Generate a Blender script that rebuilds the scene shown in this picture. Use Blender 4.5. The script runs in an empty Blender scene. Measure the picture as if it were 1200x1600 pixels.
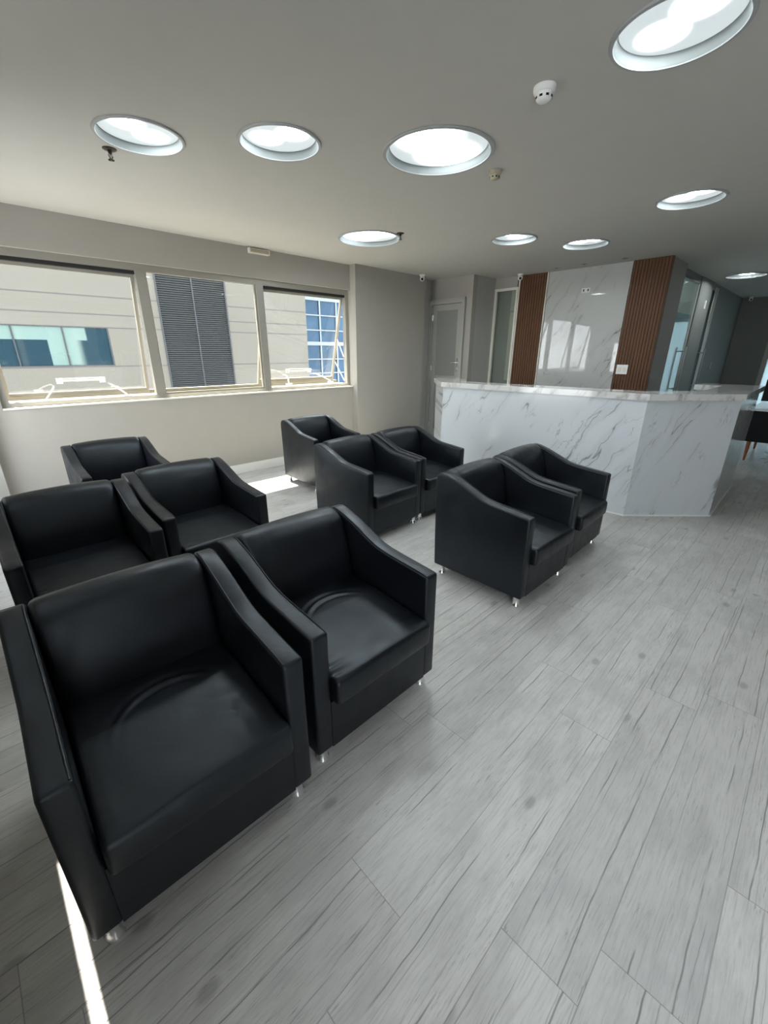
import bpy, bmesh, math, random
from mathutils import Vector, Matrix
random.seed(7)
S = bpy.context.scene
COL = S.collection
PI = math.pi

# ------------------------------------------------------------------ camera
YAW, PITCH, ROLL, F = 0.799077, 0.360895, 0.0000754, 655.231
fw = Vector((math.cos(YAW)*math.cos(PITCH), math.sin(YAW)*math.cos(PITCH), -math.sin(PITCH)))
rt = Vector((math.sin(YAW), -math.cos(YAW), 0))
up = rt.cross(fw)
cd = bpy.data.cameras.new('camera')
cam = bpy.data.objects.new('camera', cd)
COL.objects.link(cam)
m3 = Matrix((rt, up, -fw)).transposed()
cam.matrix_world = Matrix.Translation((0, 0, 1.5)) @ m3.to_4x4()
cd.sensor_fit = 'AUTO'
cd.sensor_width = 36
cd.lens = F/1600*36
cd.shift_x = 3.9/1600
cd.shift_y = -0.65/1600
cd.clip_start = 0.05
cd.clip_end = 300
S.camera = cam

# ------------------------------------------------------------------ world, sun, exposure
w = bpy.data.worlds.new('sky')
S.world = w
w.use_nodes = True
wn = w.node_tree
bg = wn.nodes['Background']
tc = wn.nodes.new('ShaderNodeTexCoord')
sp = wn.nodes.new('ShaderNodeSeparateXYZ')
cr = wn.nodes.new('ShaderNodeValToRGB')
wn.links.new(tc.outputs['Generated'], sp.inputs[0])
wn.links.new(sp.outputs['Z'], cr.inputs['Fac'])
wn.links.new(cr.outputs['Color'], bg.inputs['Color'])
cr.color_ramp.elements[0].position = 0.0
cr.color_ramp.elements[0].color = (0.93, 0.97, 1.0, 1)
cr.color_ramp.elements[1].position = 0.7
cr.color_ramp.elements[1].color = (0.80, 0.90, 1.0, 1)
bg.inputs['Strength'].default_value = 3.2

SUN_DIR = Vector((0.12, -0.50, -1.0)).normalized()
sd = bpy.data.lights.new('sun', 'SUN')
sd.energy = 13
sd.angle = math.radians(0.6)
sd.color = (1.0, 0.93, 0.82)
so = bpy.data.objects.new('sun', sd)
so.rotation_euler = SUN_DIR.to_track_quat('-Z', 'Y').to_euler()
so.location = (0, 8, 9)
COL.objects.link(so)

S.view_settings.view_transform = 'Standard'
S.view_settings.look = 'None'
S.view_settings.gamma = 1
S.view_settings.use_curve_mapping = False
S.view_settings.exposure = 1.75
LAMP = 17.0


def portal(loc, sx, sy, direction):
    l = bpy.data.lights.new('daylight_portal', 'AREA')
    l.shape = 'RECTANGLE'
    l.size = sx
    l.size_y = sy
    l.cycles.is_portal = True
    o = bpy.data.objects.new('daylight_portal', l)
    o.location = loc
    o.rotation_euler = Vector(direction).to_track_quat('-Z', 'Z').to_euler()
    COL.objects.link(o)


portal((-0.60, -1.3, 1.3), 1.1, 2.3, (1, 0, 0))
portal((-0.60, 4.10, 1.20), 1.6, 1.2, (1, 0, 0))
portal((2.3, 5.60, 1.7), 4.2, 1.4, (0, -1, 0))


# ------------------------------------------------------------------ material helpers
class NT:
    def __init__(s, name):
        s.m = bpy.data.materials.new(name)
        s.m.use_nodes = True
        s.t = s.m.node_tree
        s.b = s.t.nodes['Principled BSDF']
        s.out = s.t.nodes['Material Output']

    def n(s, typ, **kw):
        o = s.t.nodes.new(typ)
        for k, v in kw.items():
            setattr(o, k, v)
        return o

    def l(s, a, b):
        s.t.links.new(a, b)

    def val(s, x, inp):
        if isinstance(x, (int, float)):
            inp.default_value = x
        elif isinstance(x, tuple):
            inp.default_value = x
        else:
            s.l(x, inp)

    def math(s, op, a, b=0.0, c=0.0, clamp=False):
        o = s.n('ShaderNodeMath', operation=op, use_clamp=clamp)
        s.val(a, o.inputs[0])
        s.val(b, o.inputs[1])
        s.val(c, o.inputs[2])
        return o.outputs[0]

    def comb(s, x, y, z):
        o = s.n('ShaderNodeCombineXYZ')
        s.val(x, o.inputs[0]); s.val(y, o.inputs[1]); s.val(z, o.inputs[2])
        return o.outputs[0]

    def sep(s, v):
        o = s.n('ShaderNodeSeparateXYZ')
        s.l(v, o.inputs[0])
        return o.outputs

    def noise(s, vec, scale, detail=4, rough=0.55, dist=0.0):
        o = s.n('ShaderNodeTexNoise')
        s.l(vec, o.inputs['Vector'])
        o.inputs['Scale'].default_value = scale
        o.inputs['Detail'].default_value = detail
        o.inputs['Roughness'].default_value = rough
        o.inputs['Distortion'].default_value = dist
        return o.outputs['Fac']

    def white(s, vec):
        o = s.n('ShaderNodeTexWhiteNoise', noise_dimensions='3D')
        s.l(vec, o.inputs['Vector'])
        return o.outputs['Value']

    def smooth(s, x, a, b, lo=0.0, hi=1.0):
        o = s.n('ShaderNodeMapRange', interpolation_type='SMOOTHSTEP')
        s.val(x, o.inputs['Value'])
        o.inputs['From Min'].default_value = a
        o.inputs['From Max'].default_value = b
        o.inputs['To Min'].default_value = lo
        o.inputs['To Max'].default_value = hi
        return o.outputs[0]

    def mix(s, f, a, b, mode='MIX'):
        o = s.n('ShaderNodeMix', data_type='RGBA', blend_type=mode)
        s.val(f, o.inputs[0])
        s.val(a if not isinstance(a, tuple) else (*a[:3], 1), o.inputs[6])
        s.val(b if not isinstance(b, tuple) else (*b[:3], 1), o.inputs[7])
        return o.outputs[2]

    def pos(s):
        return s.n('ShaderNodeNewGeometry').outputs['Position']

    def obj(s):
        return s.n('ShaderNodeTexCoord').outputs['Object']

    def set(s, col=None, rough=None, metal=None, spec=None, normal=None):
        if col is not None:
            s.val((*col, 1) if isinstance(col, tuple) else col, s.b.inputs['Base Color'])
        if rough is not None:
            s.val(rough, s.b.inputs['Roughness'])
        if metal is not None:
            s.val(metal, s.b.inputs['Metallic'])
        if spec is not None:
            s.val(spec, s.b.inputs['Specular IOR Level'])
        if normal is not None:
            s.l(normal, s.b.inputs['Normal'])
        return s

    def bump(s, h, strength=0.2, dist=0.01):
        o = s.n('ShaderNodeBump')
        o.inputs['Strength'].default_value = strength
        o.inputs['Distance'].default_value = dist
        s.l(h, o.inputs['Height'])
        return o.outputs[0]


def paint(name, col, rough=0.6, var=0.04, metal=0.0, scale=6, bump=0.05, spec=0.5):
    t = NT(name)
    p = t.pos()
    f = t.noise(p, scale, 5)
    a = tuple(c*(1-var) for c in col)
    b = tuple(min(1, c*(1+var)) for c in col)
    t.set(t.mix(f, a, b), rough, metal, spec)
    if bump:
        t.set(normal=t.bump(t.noise(p, 220, 2), bump, 0.002))
    return t.m


M = {}
M['wall'] = paint('greige_wall_paint', (0.345, 0.328, 0.294), 0.7)
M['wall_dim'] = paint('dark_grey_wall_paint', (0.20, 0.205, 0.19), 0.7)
M['wall_dark'] = paint('grey_wall_paint', (0.40, 0.395, 0.37), 0.7)
M['ceil'] = paint('white_ceiling_paint', (0.48, 0.47, 0.435), 0.85)
M['base'] = paint('white_baseboard', (0.80, 0.79, 0.74), 0.45)
M['cream'] = paint('cream_painted_metal', (0.72, 0.70, 0.62), 0.45)
M['alu'] = paint('grey_window_aluminium', (0.30, 0.285, 0.25), 0.42, metal=0.25, bump=0)
M['sash'] = paint('pale_sash_aluminium', (0.30, 0.28, 0.235), 0.4, metal=0.2, bump=0)
M['gap_shade'] = paint('black_gap_shade', (0.012, 0.012, 0.012), 0.7, bump=0)
M['door'] = paint('grey_door_enamel', (0.25, 0.255, 0.238), 0.38)
M['door_frame'] = paint('pale_grey_door_frame', (0.38, 0.38, 0.345), 0.38)
M['chrome'] = paint('chrome', (0.90, 0.91, 0.92), 0.22, metal=1.0, bump=0)
M['steel'] = paint('brushed_steel', (0.45, 0.46, 0.46), 0.3, metal=1.0, bump=0)
M['bronze'] = paint('dark_bronze', (0.035, 0.028, 0.022), 0.35, metal=0.7, bump=0)
M['white_pl'] = paint('white_plastic', (0.78, 0.78, 0.76), 0.35, bump=0)
M['cream_pl'] = paint('aged_cream_plastic', (0.36, 0.32, 0.235), 0.4, bump=0)
M['black_pl'] = paint('black_plastic', (0.004, 0.004, 0.005), 0.5, bump=0, spec=0.2)
M['trim_ring'] = paint('grey_lamp_trim', (0.34, 0.35, 0.35), 0.4, bump=0)
M['reflector'] = paint('white_lamp_reflector', (0.17, 0.185, 0.185), 0.5, bump=0)
M['ledge'] = paint('sunlit_stone_ledge', (0.17, 0.155, 0.12), 0.8, scale=12, var=0.12)
M['concrete'] = paint('street_concrete', (0.30, 0.30, 0.29), 0.9)
M['wood_leg'] = paint('orange_brown_wood', (0.30, 0.10, 0.04), 0.4, scale=20, var=0.2)
M['white_top'] = paint('white_tabletop', (0.72, 0.75, 0.76), 0.25, bump=0)
M['leaf'] = paint('yellow_green_leaf', (0.30, 0.36, 0.05), 0.45, scale=30, var=0.3)
M['pot'] = paint('dark_clay_pot', (0.03, 0.03, 0.03), 0.5)
M['green_trim'] = paint('aqua_glass_edge', (0.25, 0.42, 0.38), 0.2, bump=0)


def leather():
    t = NT('black_leather')
    p = t.obj()
    f = t.noise(p, 3.0, 3)
    col = t.mix(f, (0.0026, 0.0031, 0.0046), (0.0046, 0.0055, 0.0078))
    t.set(col, t.smooth(t.noise(p, 9, 4), 0.3, 0.7, 0.34, 0.46), 0, 0.52)
    vo = t.n('ShaderNodeTexVoronoi')
    t.l(p, vo.inputs['Vector'])
    vo.inputs['Scale'].default_value = 420
    big = t.noise(p, 7, 2, 0.5, 0.6)
    h = t.math('ADD', t.math('MULTIPLY', vo.outputs['Distance'], 0.05), t.math('MULTIPLY', big, 1.0))
    t.set(normal=t.bump(h, 0.25, 0.012))
    t.b.inputs['Specular Tint'].default_value = (0.82, 0.91, 1.0, 1)
    return t.m


M['leather'] = leather()


def floor_mat():
    t = NT('grey_wood_plank_vinyl')
    x, y, z = t.sep(t.pos())
    Wd, L = 0.2115, 1.30
    rowf = t.math('DIVIDE', t.math('SUBTRACT', y, 0.047), Wd)
    row = t.math('FLOOR', rowf)
    off = t.math('MULTIPLY', t.white(t.comb(row, 3.3, 1.7)), L)
    colf = t.math('DIVIDE', t.math('ADD', x, off), L)
    colm = t.math('FLOOR', colf)
    pid = t.white(t.comb(row, colm, 5.1))
    fy = t.math('FRACT', rowf)
    fx = t.math('FRACT', colf)
    dy = t.math('MULTIPLY', t.math('MINIMUM', fy, t.math('SUBTRACT', 1.0, fy)), Wd)
    dx = t.math('MULTIPLY', t.math('MINIMUM', fx, t.math('SUBTRACT', 1.0, fx)), L)
    sy = t.smooth(dy, 0.0, 0.0022, 1.0, 0.0)
    sx = t.smooth(dx, 0.0, 0.0022, 1.0, 0.0)
    seam = t.math('MAXIMUM', t.math('MULTIPLY', sy, 0.55), t.math('MULTIPLY', sx, 0.6))
    # grain space: stretched along x and shifted per plank
    sh = t.math('MULTIPLY', pid, 37.0)
    g = t.comb(t.math('MULTIPLY', x, 1.0), t.math('ADD', t.math('MULTIPLY', y, 9.0), sh), sh)
    gw = t.noise(t.comb(t.math('MULTIPLY', x, 1.6), t.math('ADD', t.math('MULTIPLY', y, 4.0), sh), sh), 1.2, 3)
    g2 = t.comb(x, t.math('ADD', t.math('ADD', t.math('MULTIPLY', y, 9.0), sh), t.math('MULTIPLY', gw, 0.35)), sh)
    fine = t.noise(t.comb(t.math('MULTIPLY', x, 3.0), t.math('MULTIPLY', t.sep(g2)[1], 6.0), sh), 3.0, 6, 0.7)
    mid = t.noise(g2, 2.2, 5, 0.65)
    # long thin cracks of even width that wander slightly and fade in and out
    def cracks(spacing, width, wander, freq, lo, hi, seed):
        wv = t.noise(t.comb(t.math('MULTIPLY', x, freq), t.math('ADD', t.math('MULTIPLY', y, 2.5), sh), seed), 1.0, 4, 0.6)
        q = t.math('DIVIDE', t.math('ADD', t.math('ADD', y, t.math('MULTIPLY', wv, wander)), t.math('MULTIPLY', pid, 3.7)), spacing)
        lid = t.math('FLOOR', q)
        fq = t.math('FRACT', q)
        d = t.math('MULTIPLY', t.math('ABSOLUTE', t.math('SUBTRACT', fq, t.math('ADD', 0.2, t.math('MULTIPLY', t.white(t.comb(lid, pid, seed)), 0.6)))), spacing)
        g_ = t.noise(t.comb(t.math('MULTIPLY', x, 2.2), t.math('MULTIPLY', lid, 5.3), t.math('ADD', sh, seed)), 1.0, 3, 0.6)
        amt = t.smooth(g_, lo, hi)
        ln = t.math('SUBTRACT', 1.0, t.math('DIVIDE', d, width), clamp=True)
        return t.math('MULTIPLY', ln, amt)
    crack = t.math('MAXIMUM', cracks(0.085, 0.0030, 0.050, 1.3, 0.44, 0.56, 2.0), t.math('MULTIPLY', cracks(0.024, 0.0016, 0.030, 2.5, 0.50, 0.62, 6.0), 0.6))
    # scratchy flecks
    fl = t.smooth(t.noise(t.comb(t.math('MULTIPLY', x, 16.0), t.math('MULTIPLY', t.sep(g2)[1], 22.0), sh), 1.0, 4, 0.7), 0.56, 0.70)
    flm = t.smooth(t.noise(t.comb(t.math('MULTIPLY', x, 2.0), t.math('MULTIPLY', y, 7.0), sh), 1.3, 3), 0.46, 0.64)
    fl = t.math('MULTIPLY', fl, flm)
    blot = t.noise(t.comb(t.math('MULTIPLY', x, 2.0), t.math('MULTIPLY', y, 4.0), sh), 1.5, 5, 0.65)
    # knots
    vo = t.n('ShaderNodeTexVoronoi', voronoi_dimensions='2D')
    t.l(t.comb(t.math('MULTIPLY', x, 1.4), t.math('ADD', t.math('MULTIPLY', y, 2.6), sh), 0.0), vo.inputs['Vector'])
    vo.inputs['Scale'].default_value = 1.0
    vo.inputs['Randomness'].default_value = 1.0
    kn = t.smooth(t.math('ADD', vo.outputs['Distance'], t.math('MULTIPLY', gw, 0.03)), 0.035, 0.075, 1.0, 0.0)
    base = t.mix(mid, (0.49, 0.477, 0.46), (0.69, 0.675, 0.65))
    base = t.mix(t.smooth(fine, 0.45, 0.72, 0.0, 0.42), base, (0.27, 0.265, 0.26))
    tint = t.mix(pid, (0.90, 0.90, 0.90), (1.04, 1.04, 1.03))
    base = t.mix(1.0, base, tint, 'MULTIPLY')
    base = t.mix(t.smooth(blot, 0.40, 0.66, 0.0, 0.42), base, (0.33, 0.325, 0.315))
    base = t.mix(t.math('MULTIPLY', fl, 0.65), base, (0.15, 0.145, 0.14))
    base = t.mix(t.math('MULTIPLY', crack, 0.80), base, (0.10, 0.095, 0.09))
    base = t.mix(t.math('MULTIPLY', kn, 0.42), base, (0.13, 0.125, 0.12))
    base = t.mix(seam, base, (0.11, 0.105, 0.10))
    t.set(base, t.smooth(mid, 0.3, 0.7, 0.30, 0.42), 0, 0.5)
    h = t.math('SUBTRACT', t.math('MULTIPLY', fine, 0.5), t.math('MAXIMUM', seam, t.math('MULTIPLY', crack, 0.8)))
    t.set(normal=t.bump(h, 0.22, 0.002))
    return t.m


M['floor'] = floor_mat()


def marble(name, base, vein, busy=False, rough=0.12, horiz=False):
    t = NT(name)
    x, y, z = t.sep(t.pos())
    if horiz:
        u = t.math('ADD', x, t.math('MULTIPLY', z, 0.6))
        v = t.math('ADD', y, z)
    else:
        u = t.math('SUBTRACT', x, y)
        v = z
    # rotate so that "a" runs along the veins
    ang = math.radians(58)
    ca, sa = math.cos(ang), math.sin(ang)
    a = t.math('ADD', t.math('MULTIPLY', u, ca), t.math('MULTIPLY', v, sa))
    b = t.math('SUBTRACT', t.math('MULTIPLY', v, ca), t.math('MULTIPLY', u, sa))
    k = 3.0 if busy else 1.0
    wob = t.noise(t.comb(t.math('MULTIPLY', a, 1.3*k), t.math('MULTIPLY', b, 1.3*k), 0.0), 1.6, 4, 0.6)
    b2 = t.math('ADD', b, t.math('MULTIPLY', wob, 0.22/k))
    n1 = t.noise(t.comb(t.math('MULTIPLY', a, 0.55*k), t.math('MULTIPLY', b2, 4.2*k), 0.0), 1.0, 3, 0.5)
    v1 = t.smooth(t.math('ABSOLUTE', t.math('SUBTRACT', n1, 0.5)), 0.0, 0.011, 1.0, 0.0)
    halo = t.smooth(t.math('ABSOLUTE', t.math('SUBTRACT', n1, 0.5)), 0.0, 0.10, 1.0, 0.0)
    gate = t.smooth(t.noise(t.comb(t.math('MULTIPLY', a, 1.7*k), t.math('MULTIPLY', b, 1.7*k), 4.0), 1.0, 3), 0.44, 0.62)
    n2 = t.noise(t.comb(t.math('MULTIPLY', a, 2.2*k), t.math('MULTIPLY', b2, 7.5*k), 7.0), 1.0, 4, 0.6)
    v2 = t.smooth(t.math('ABSOLUTE', t.math('SUBTRACT', n2, 0.5)), 0.0, 0.018, 1.0, 0.0)
    gate2 = t.smooth(t.noise(t.comb(t.math('MULTIPLY', a, 2.3*k), t.math('MULTIPLY', b, 2.3*k), 9.0), 1.0, 2), 0.55, 0.68)
    f = t.math('MAXIMUM', t.math('MULTIPLY', v1, t.math('MULTIPLY', gate, 0.78)), t.math('MULTIPLY', v2, t.math('MULTIPLY', gate2, 0.5)))
    f = t.math('MAXIMUM', f, t.math('MULTIPLY', halo, t.math('MULTIPLY', gate, 0.13 if not busy else 0.5)))
    cloud = t.noise(t.comb(a, b, 2.0), 1.8, 3)
    bc = t.mix(cloud, tuple(c*0.93 for c in base), base)
    t.set(t.mix(f, bc, vein), rough, 0, 0.5)
    return t.m


M['marble'] = marble('white_marble_tile', (0.60, 0.635, 0.66), (0.15, 0.15, 0.16))
M['marble_top'] = marble('veined_marble_slab', (0.66, 0.66, 0.64), (0.17, 0.15, 0.14), True, 0.08, True)
M['marble_wall'] = marble('polished_wall_marble', (0.50, 0.505, 0.49), (0.12, 0.11, 0.10), False, 0.025)


def wood_slat():
    t = NT('reddish_brown_slat')
    x, y, z = t.sep(t.pos())
    g = t.noise(t.comb(t.math('MULTIPLY', x, 30.0), t.math('MULTIPLY', y, 30.0), t.math('MULTIPLY', z, 1.5)), 2.0, 5, 0.6)
    t.set(t.mix(g, (0.082, 0.039, 0.020), (0.158, 0.075, 0.038)), 0.55, 0, 0.25)
    return t.m


M['slat'] = wood_slat()


def glass(name, tint=(1, 1, 1), refl=0.10):
    t = NT(name)
    t.t.nodes.remove(t.b)
    tr = t.n('ShaderNodeBsdfTransparent')
    tr.inputs['Color'].default_value = (*tint, 1)
    gl = t.n('ShaderNodeBsdfGlossy')
    gl.inputs['Roughness'].default_value = 0.0
    ge = t.n('ShaderNodeNewGeometry')
    dt = t.n('ShaderNodeVectorMath', operation='DOT_PRODUCT')
    t.l(ge.outputs['Incoming'], dt.inputs[0])
    t.l(ge.outputs['Normal'], dt.inputs[1])
    c = t.math('SUBTRACT', 1.0, t.math('ABSOLUTE', dt.outputs['Value']))
    f = t.math('ADD', 0.035+refl, t.math('MULTIPLY', t.math('POWER', c, 5.0), 0.9), clamp=True)
    mx = t.n('ShaderNodeMixShader')
    t.l(f, mx.inputs[0])
    t.l(tr.outputs[0], mx.inputs[1])
    t.l(gl.outputs[0], mx.inputs[2])
    t.l(mx.outputs[0], t.out.inputs[0])
    return t.m


M['glass'] = glass('window_glass', (0.97, 0.98, 0.97), 0.02)
M['glass_side'] = glass('reflective_side_glass', (0.90, 0.93, 0.91), 0.16)
M['glass_dark'] = glass('partition_glass', (0.80, 0.86, 0.84), 0.10)


def frosted(name, col):
    t = NT(name)
    t.t.nodes.remove(t.b)
    a = t.n('ShaderNodeBsdfTranslucent')
    a.inputs['Color'].default_value = (*col, 1)
    d = t.n('ShaderNodeBsdfDiffuse')
    d.inputs['Color'].default_value = (*col, 1)
    mx = t.n('ShaderNodeMixShader')
    mx.inputs[0].default_value = 0.3
    t.l(a.outputs[0], mx.inputs[1])
    t.l(d.outputs[0], mx.inputs[2])
    t.l(mx.outputs[0], t.out.inputs[0])
    return t.m


M['frost'] = frosted('frosted_glass', (0.36, 0.42, 0.44))


def diffuser(R):
    """opal lamp glass lit from behind by two bulbs"""
    t = NT('lit_opal_diffuser')
    x, y, z = t.sep(t.obj())
    r = R*0.36
    a = random.uniform(0, PI)
    ca, sa = math.cos(a)*r, math.sin(a)*r

    def blob(cx, cy):
        d = t.math('ADD', t.math('POWER', t.math('SUBTRACT', x, cx), 2.0), t.math('POWER', t.math('SUBTRACT', y, cy), 2.0))
        return t.math('EXPONENT', t.math('MULTIPLY', t.math('POWER', t.math('DIVIDE', d, (R*(0.27 if R < 0.3 else 0.42))**2), 2.0), -1.0))
    f = t.math('ADD', blob(ca, sa), blob(-ca, -sa))
    st = t.math('ADD', 0.19, t.math('MULTIPLY', f, LAMP*(2.0 if R < 0.3 else 0.8)))
    t.set((0.25, 0.28, 0.28), 0.5)
    t.b.inputs['Emission Color'].default_value = (0.88, 0.97, 1.0, 1)
    t.l(st, t.b.inputs['Emission Strength'])
    return t.m


# facade materials
def facade_mat():
    t = NT('beige_panel_facade')
    x, y, z = t.sep(t.pos())
    f = t.noise(t.pos(), 0.7, 5, 0.6)
    g = t.noise(t.pos(), 40, 2)
    base = t.mix(f, (0.052, 0.0465, 0.037), (0.070, 0.063, 0.050))
    base = t.mix(t.math('MULTIPLY', g, 0.3), base, (0.135, 0.125, 0.108))
    line = None
    for zz in (3.55, 2.595, 2.255, 2.005, 1.235, 0.2, -1.4):
        d = t.smooth(t.math('ABSOLUTE', t.math('SUBTRACT', z, zz)), 0.008, 0.016, 1.0, 0.0)
        line = d if line is None else t.math('MAXIMUM', line, d)
    t.set(t.mix(line, base, (0.035, 0.032, 0.03)), 0.85)
    return t.m


M['facade'] = facade_mat()
M['facade_frame'] = paint('dark_facade_frame', (0.02, 0.022, 0.025), 0.9, bump=0)
M['louvre'] = paint('charcoal_louvre', (0.020, 0.0215, 0.022), 0.8, metal=0.0, bump=0)


def teal():
    t = NT('teal_tinted_glass')
    x, y, z = t.sep(t.pos())
    # pale reflections painted into parts of the tinted panes
    n = t.smooth(z, 1.745, 1.755)
    gx = t.math('MULTIPLY', t.smooth(x, 1.66, 1.67), t.smooth(x, 1.80, 1.79))
    right = t.smooth(x, 2.16, 2.20)
    n = t.math('MAXIMUM', t.math('MULTIPLY', n, t.math('SUBTRACT', 1.0, right)), t.math('MULTIPLY', t.smooth(x, 1.5, 1.51), t.smooth(x, 2.12, 1.95)))
    t.set(t.mix(n, (0.010, 0.022, 0.030), (0.09, 0.125, 0.115)), 0.06, 0, 0.6)
    return t.m


M['teal'] = teal()
M['blue'] = paint('blue_curtain_wall', (0.012, 0.035, 0.065), 0.3, scale=1.2, var=0.5, bump=0, spec=0.15)
M['white_ext'] = paint('white_rendered_band', (0.11, 0.125, 0.135), 0.7)


# ------------------------------------------------------------------ geometry helpers
def new_obj(name, bm, mat, parent=None, smooth=True, angle=40):
    me = bpy.data.meshes.new(name)
    bmesh.ops.recalc_face_normals(bm, faces=bm.faces)
    bm.to_mesh(me)
    bm.free()
    if smooth:
        for p in me.polygons:
            p.use_smooth = True
        me.set_sharp_from_angle(angle=math.radians(angle))
    if mat is not None:
        me.materials.append(mat)
    o = bpy.data.objects.new(name, me)
    COL.objects.link(o)
    if parent is not None:
        o.parent = parent
    return o


def tag(o, label, cat, group=None, kind=None):
    o['label'] = label
    o['category'] = cat
    if group:
        o['group'] = group
    if kind:
        o['kind'] = kind
    return o


def thing(name, label, cat, loc=(0, 0, 0), rz=0, group=None):
    o = bpy.data.objects.new(name, None)
    o.empty_display_size = 0.1
    COL.objects.link(o)
    o.location = loc
    o.rotation_euler = (0, 0, rz)
    return tag(o, label, cat, group)


def struct(o):
    o['kind'] = 'structure'
    return o


def box(bm, x0, x1, y0, y1, z0, z1):
    vs = [bm.verts.new((x, y, z)) for x in (x0, x1) for y in (y0, y1) for z in (z0, z1)]
    q = [(0, 1, 3, 2), (4, 6, 7, 5), (0, 4, 5, 1), (2, 3, 7, 6), (0, 2, 6, 4), (1, 5, 7, 3)]
    return [bm.faces.new([vs[i] for i in f]) for f in q]


def bevel_all(bm, r, seg=2, ang=30):
    es = [e for e in bm.edges if len(e.link_faces) == 2 and e.calc_face_angle(0) > math.radians(ang)]
    bmesh.ops.bevel(bm, geom=es, offset=r, segments=seg, profile=0.5, affect='EDGES', clamp_overlap=True)


def B(name, mat, parent, *boxes, bev=0.0, seg=2):
    bm = bmesh.new()
    for b in boxes:
        box(bm, *b)
    if bev:
        bevel_all(bm, bev, seg)
    return new_obj(name, bm, mat, parent)


def prism(bm, pts, z0, z1):
    lo = [bm.verts.new((p[0], p[1], z0)) for p in pts]
    hi = [bm.verts.new((p[0], p[1], z1)) for p in pts]
    n = len(pts)
    bm.faces.new(lo)
    bm.faces.new(hi)
    for i in range(n):
        bm.faces.new([lo[i], lo[(i+1) % n], hi[(i+1) % n], hi[i]])


def lathe(bm, prof, n=32, loc=(0, 0, 0), mat4=None, cap=True):
    rings = []
    for r, z in prof:
        ring = []
        for i in range(n):
            a = 2*PI*i/n
            v = Vector((r*math.cos(a), r*math.sin(a), z))
            if mat4:
                v = mat4 @ v
            ring.append(bm.verts.new(v+Vector(loc)))
        rings.append(ring)
    for a, b in zip(rings, rings[1:]):
        for i in range(n):
            bm.faces.new([a[i], a[(i+1) % n], b[(i+1) % n], b[i]])
    if cap:
        bm.faces.new(rings[0])
        bm.faces.new(rings[-1])


def tube(bm, pts, r, n=10):
    pts = [Vector(p) for p in pts]
    rings = []
    for i, p in enumerate(pts):
        d = (pts[min(i+1, len(pts)-1)]-pts[max(i-1, 0)]).normalized()
        a = d.cross(Vector((0, 0, 1)))
        if a.length < 1e-3:
            a = d.cross(Vector((1, 0, 0)))
        a.normalize()
        b = d.cross(a)
        rings.append([bm.verts.new(p+a*math.cos(2*PI*k/n)*r+b*math.sin(2*PI*k/n)*r) for k in range(n)])
    for a, b in zip(rings, rings[1:]):
        for i in range(n):
            bm.faces.new([a[i], a[(i+1) % n], b[(i+1) % n], b[i]])
    bm.faces.new(rings[0])
    bm.faces.new(rings[-1])


def rbox(bm, x0, x1, y0, y1, z0, z1, r, n=(12, 12, 4), f=None):
    """box with rounded edges and gridded faces that f() can deform"""
    def axis(a, b, k):
        e = [a, a+r*0.12, a+r*0.35, a+r*0.65, a+r]
        m = [a+r+(b-a-2*r)*i/k for i in range(1, k)]
        return e+m+[b-r, b-r*0.65, b-r*0.35, b-r*0.12, b]
    X, Y, Z = axis(x0, x1, n[0]), axis(y0, y1, n[1]), axis(z0, z1, n[2])
    cache = {}

    def V(x, y, z):
        k = (round(x, 6), round(y, 6), round(z, 6))
        if k not in cache:
            p = Vector((x, y, z))
            c = Vector((min(max(x, x0+r), x1-r), min(max(y, y0+r), y1-r), min(max(z, z0+r), z1-r)))
            d = p-c
            if d.length > 1e-9:
                p = c+d.normalized()*r
            if f:
                p = Vector(f(p))
            cache[k] = bm.verts.new(p)
        return cache[k]

    def sheet(A, Bx, fn):
        for i in range(len(A)-1):
            for j in range(len(Bx)-1):
                bm.faces.new([V(*fn(A[i], Bx[j])), V(*fn(A[i+1], Bx[j])), V(*fn(A[i+1], Bx[j+1])), V(*fn(A[i], Bx[j+1]))])
    sheet(X, Y, lambda a, b: (a, b, z0)); sheet(X, Y, lambda a, b: (a, b, z1))
    sheet(X, Z, lambda a, b: (a, y0, b)); sheet(X, Z, lambda a, b: (a, y1, b))
    sheet(Y, Z, lambda a, b: (x0, a, b)); sheet(Y, Z, lambda a, b: (x1, a, b))


# ================================================================== SETTING
H = 2.68
YW = 5.22      # window wall, inner face
YC = 5.10      # face of the columns
XL = -0.42     # wall on the left of the camera
LAMPS = [(2.367, 0.766, .245), (1.121, 3.167, .243), (1.746, 2.668, .247), (2.532, 2.092, .350), (3.652, 3.938, .350),
         (4.685, 1.185, .250), (4.811, 2.846, .250), (5.607, 2.386, .255), (9.60, 1.40, .280)]

B_ = bmesh.new()
box(B_, -0.44, 13.6, -4.2, 5.36, -0.15, 0)
struct(new_obj('floor', B_, M['floor'], smooth=False))

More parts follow.
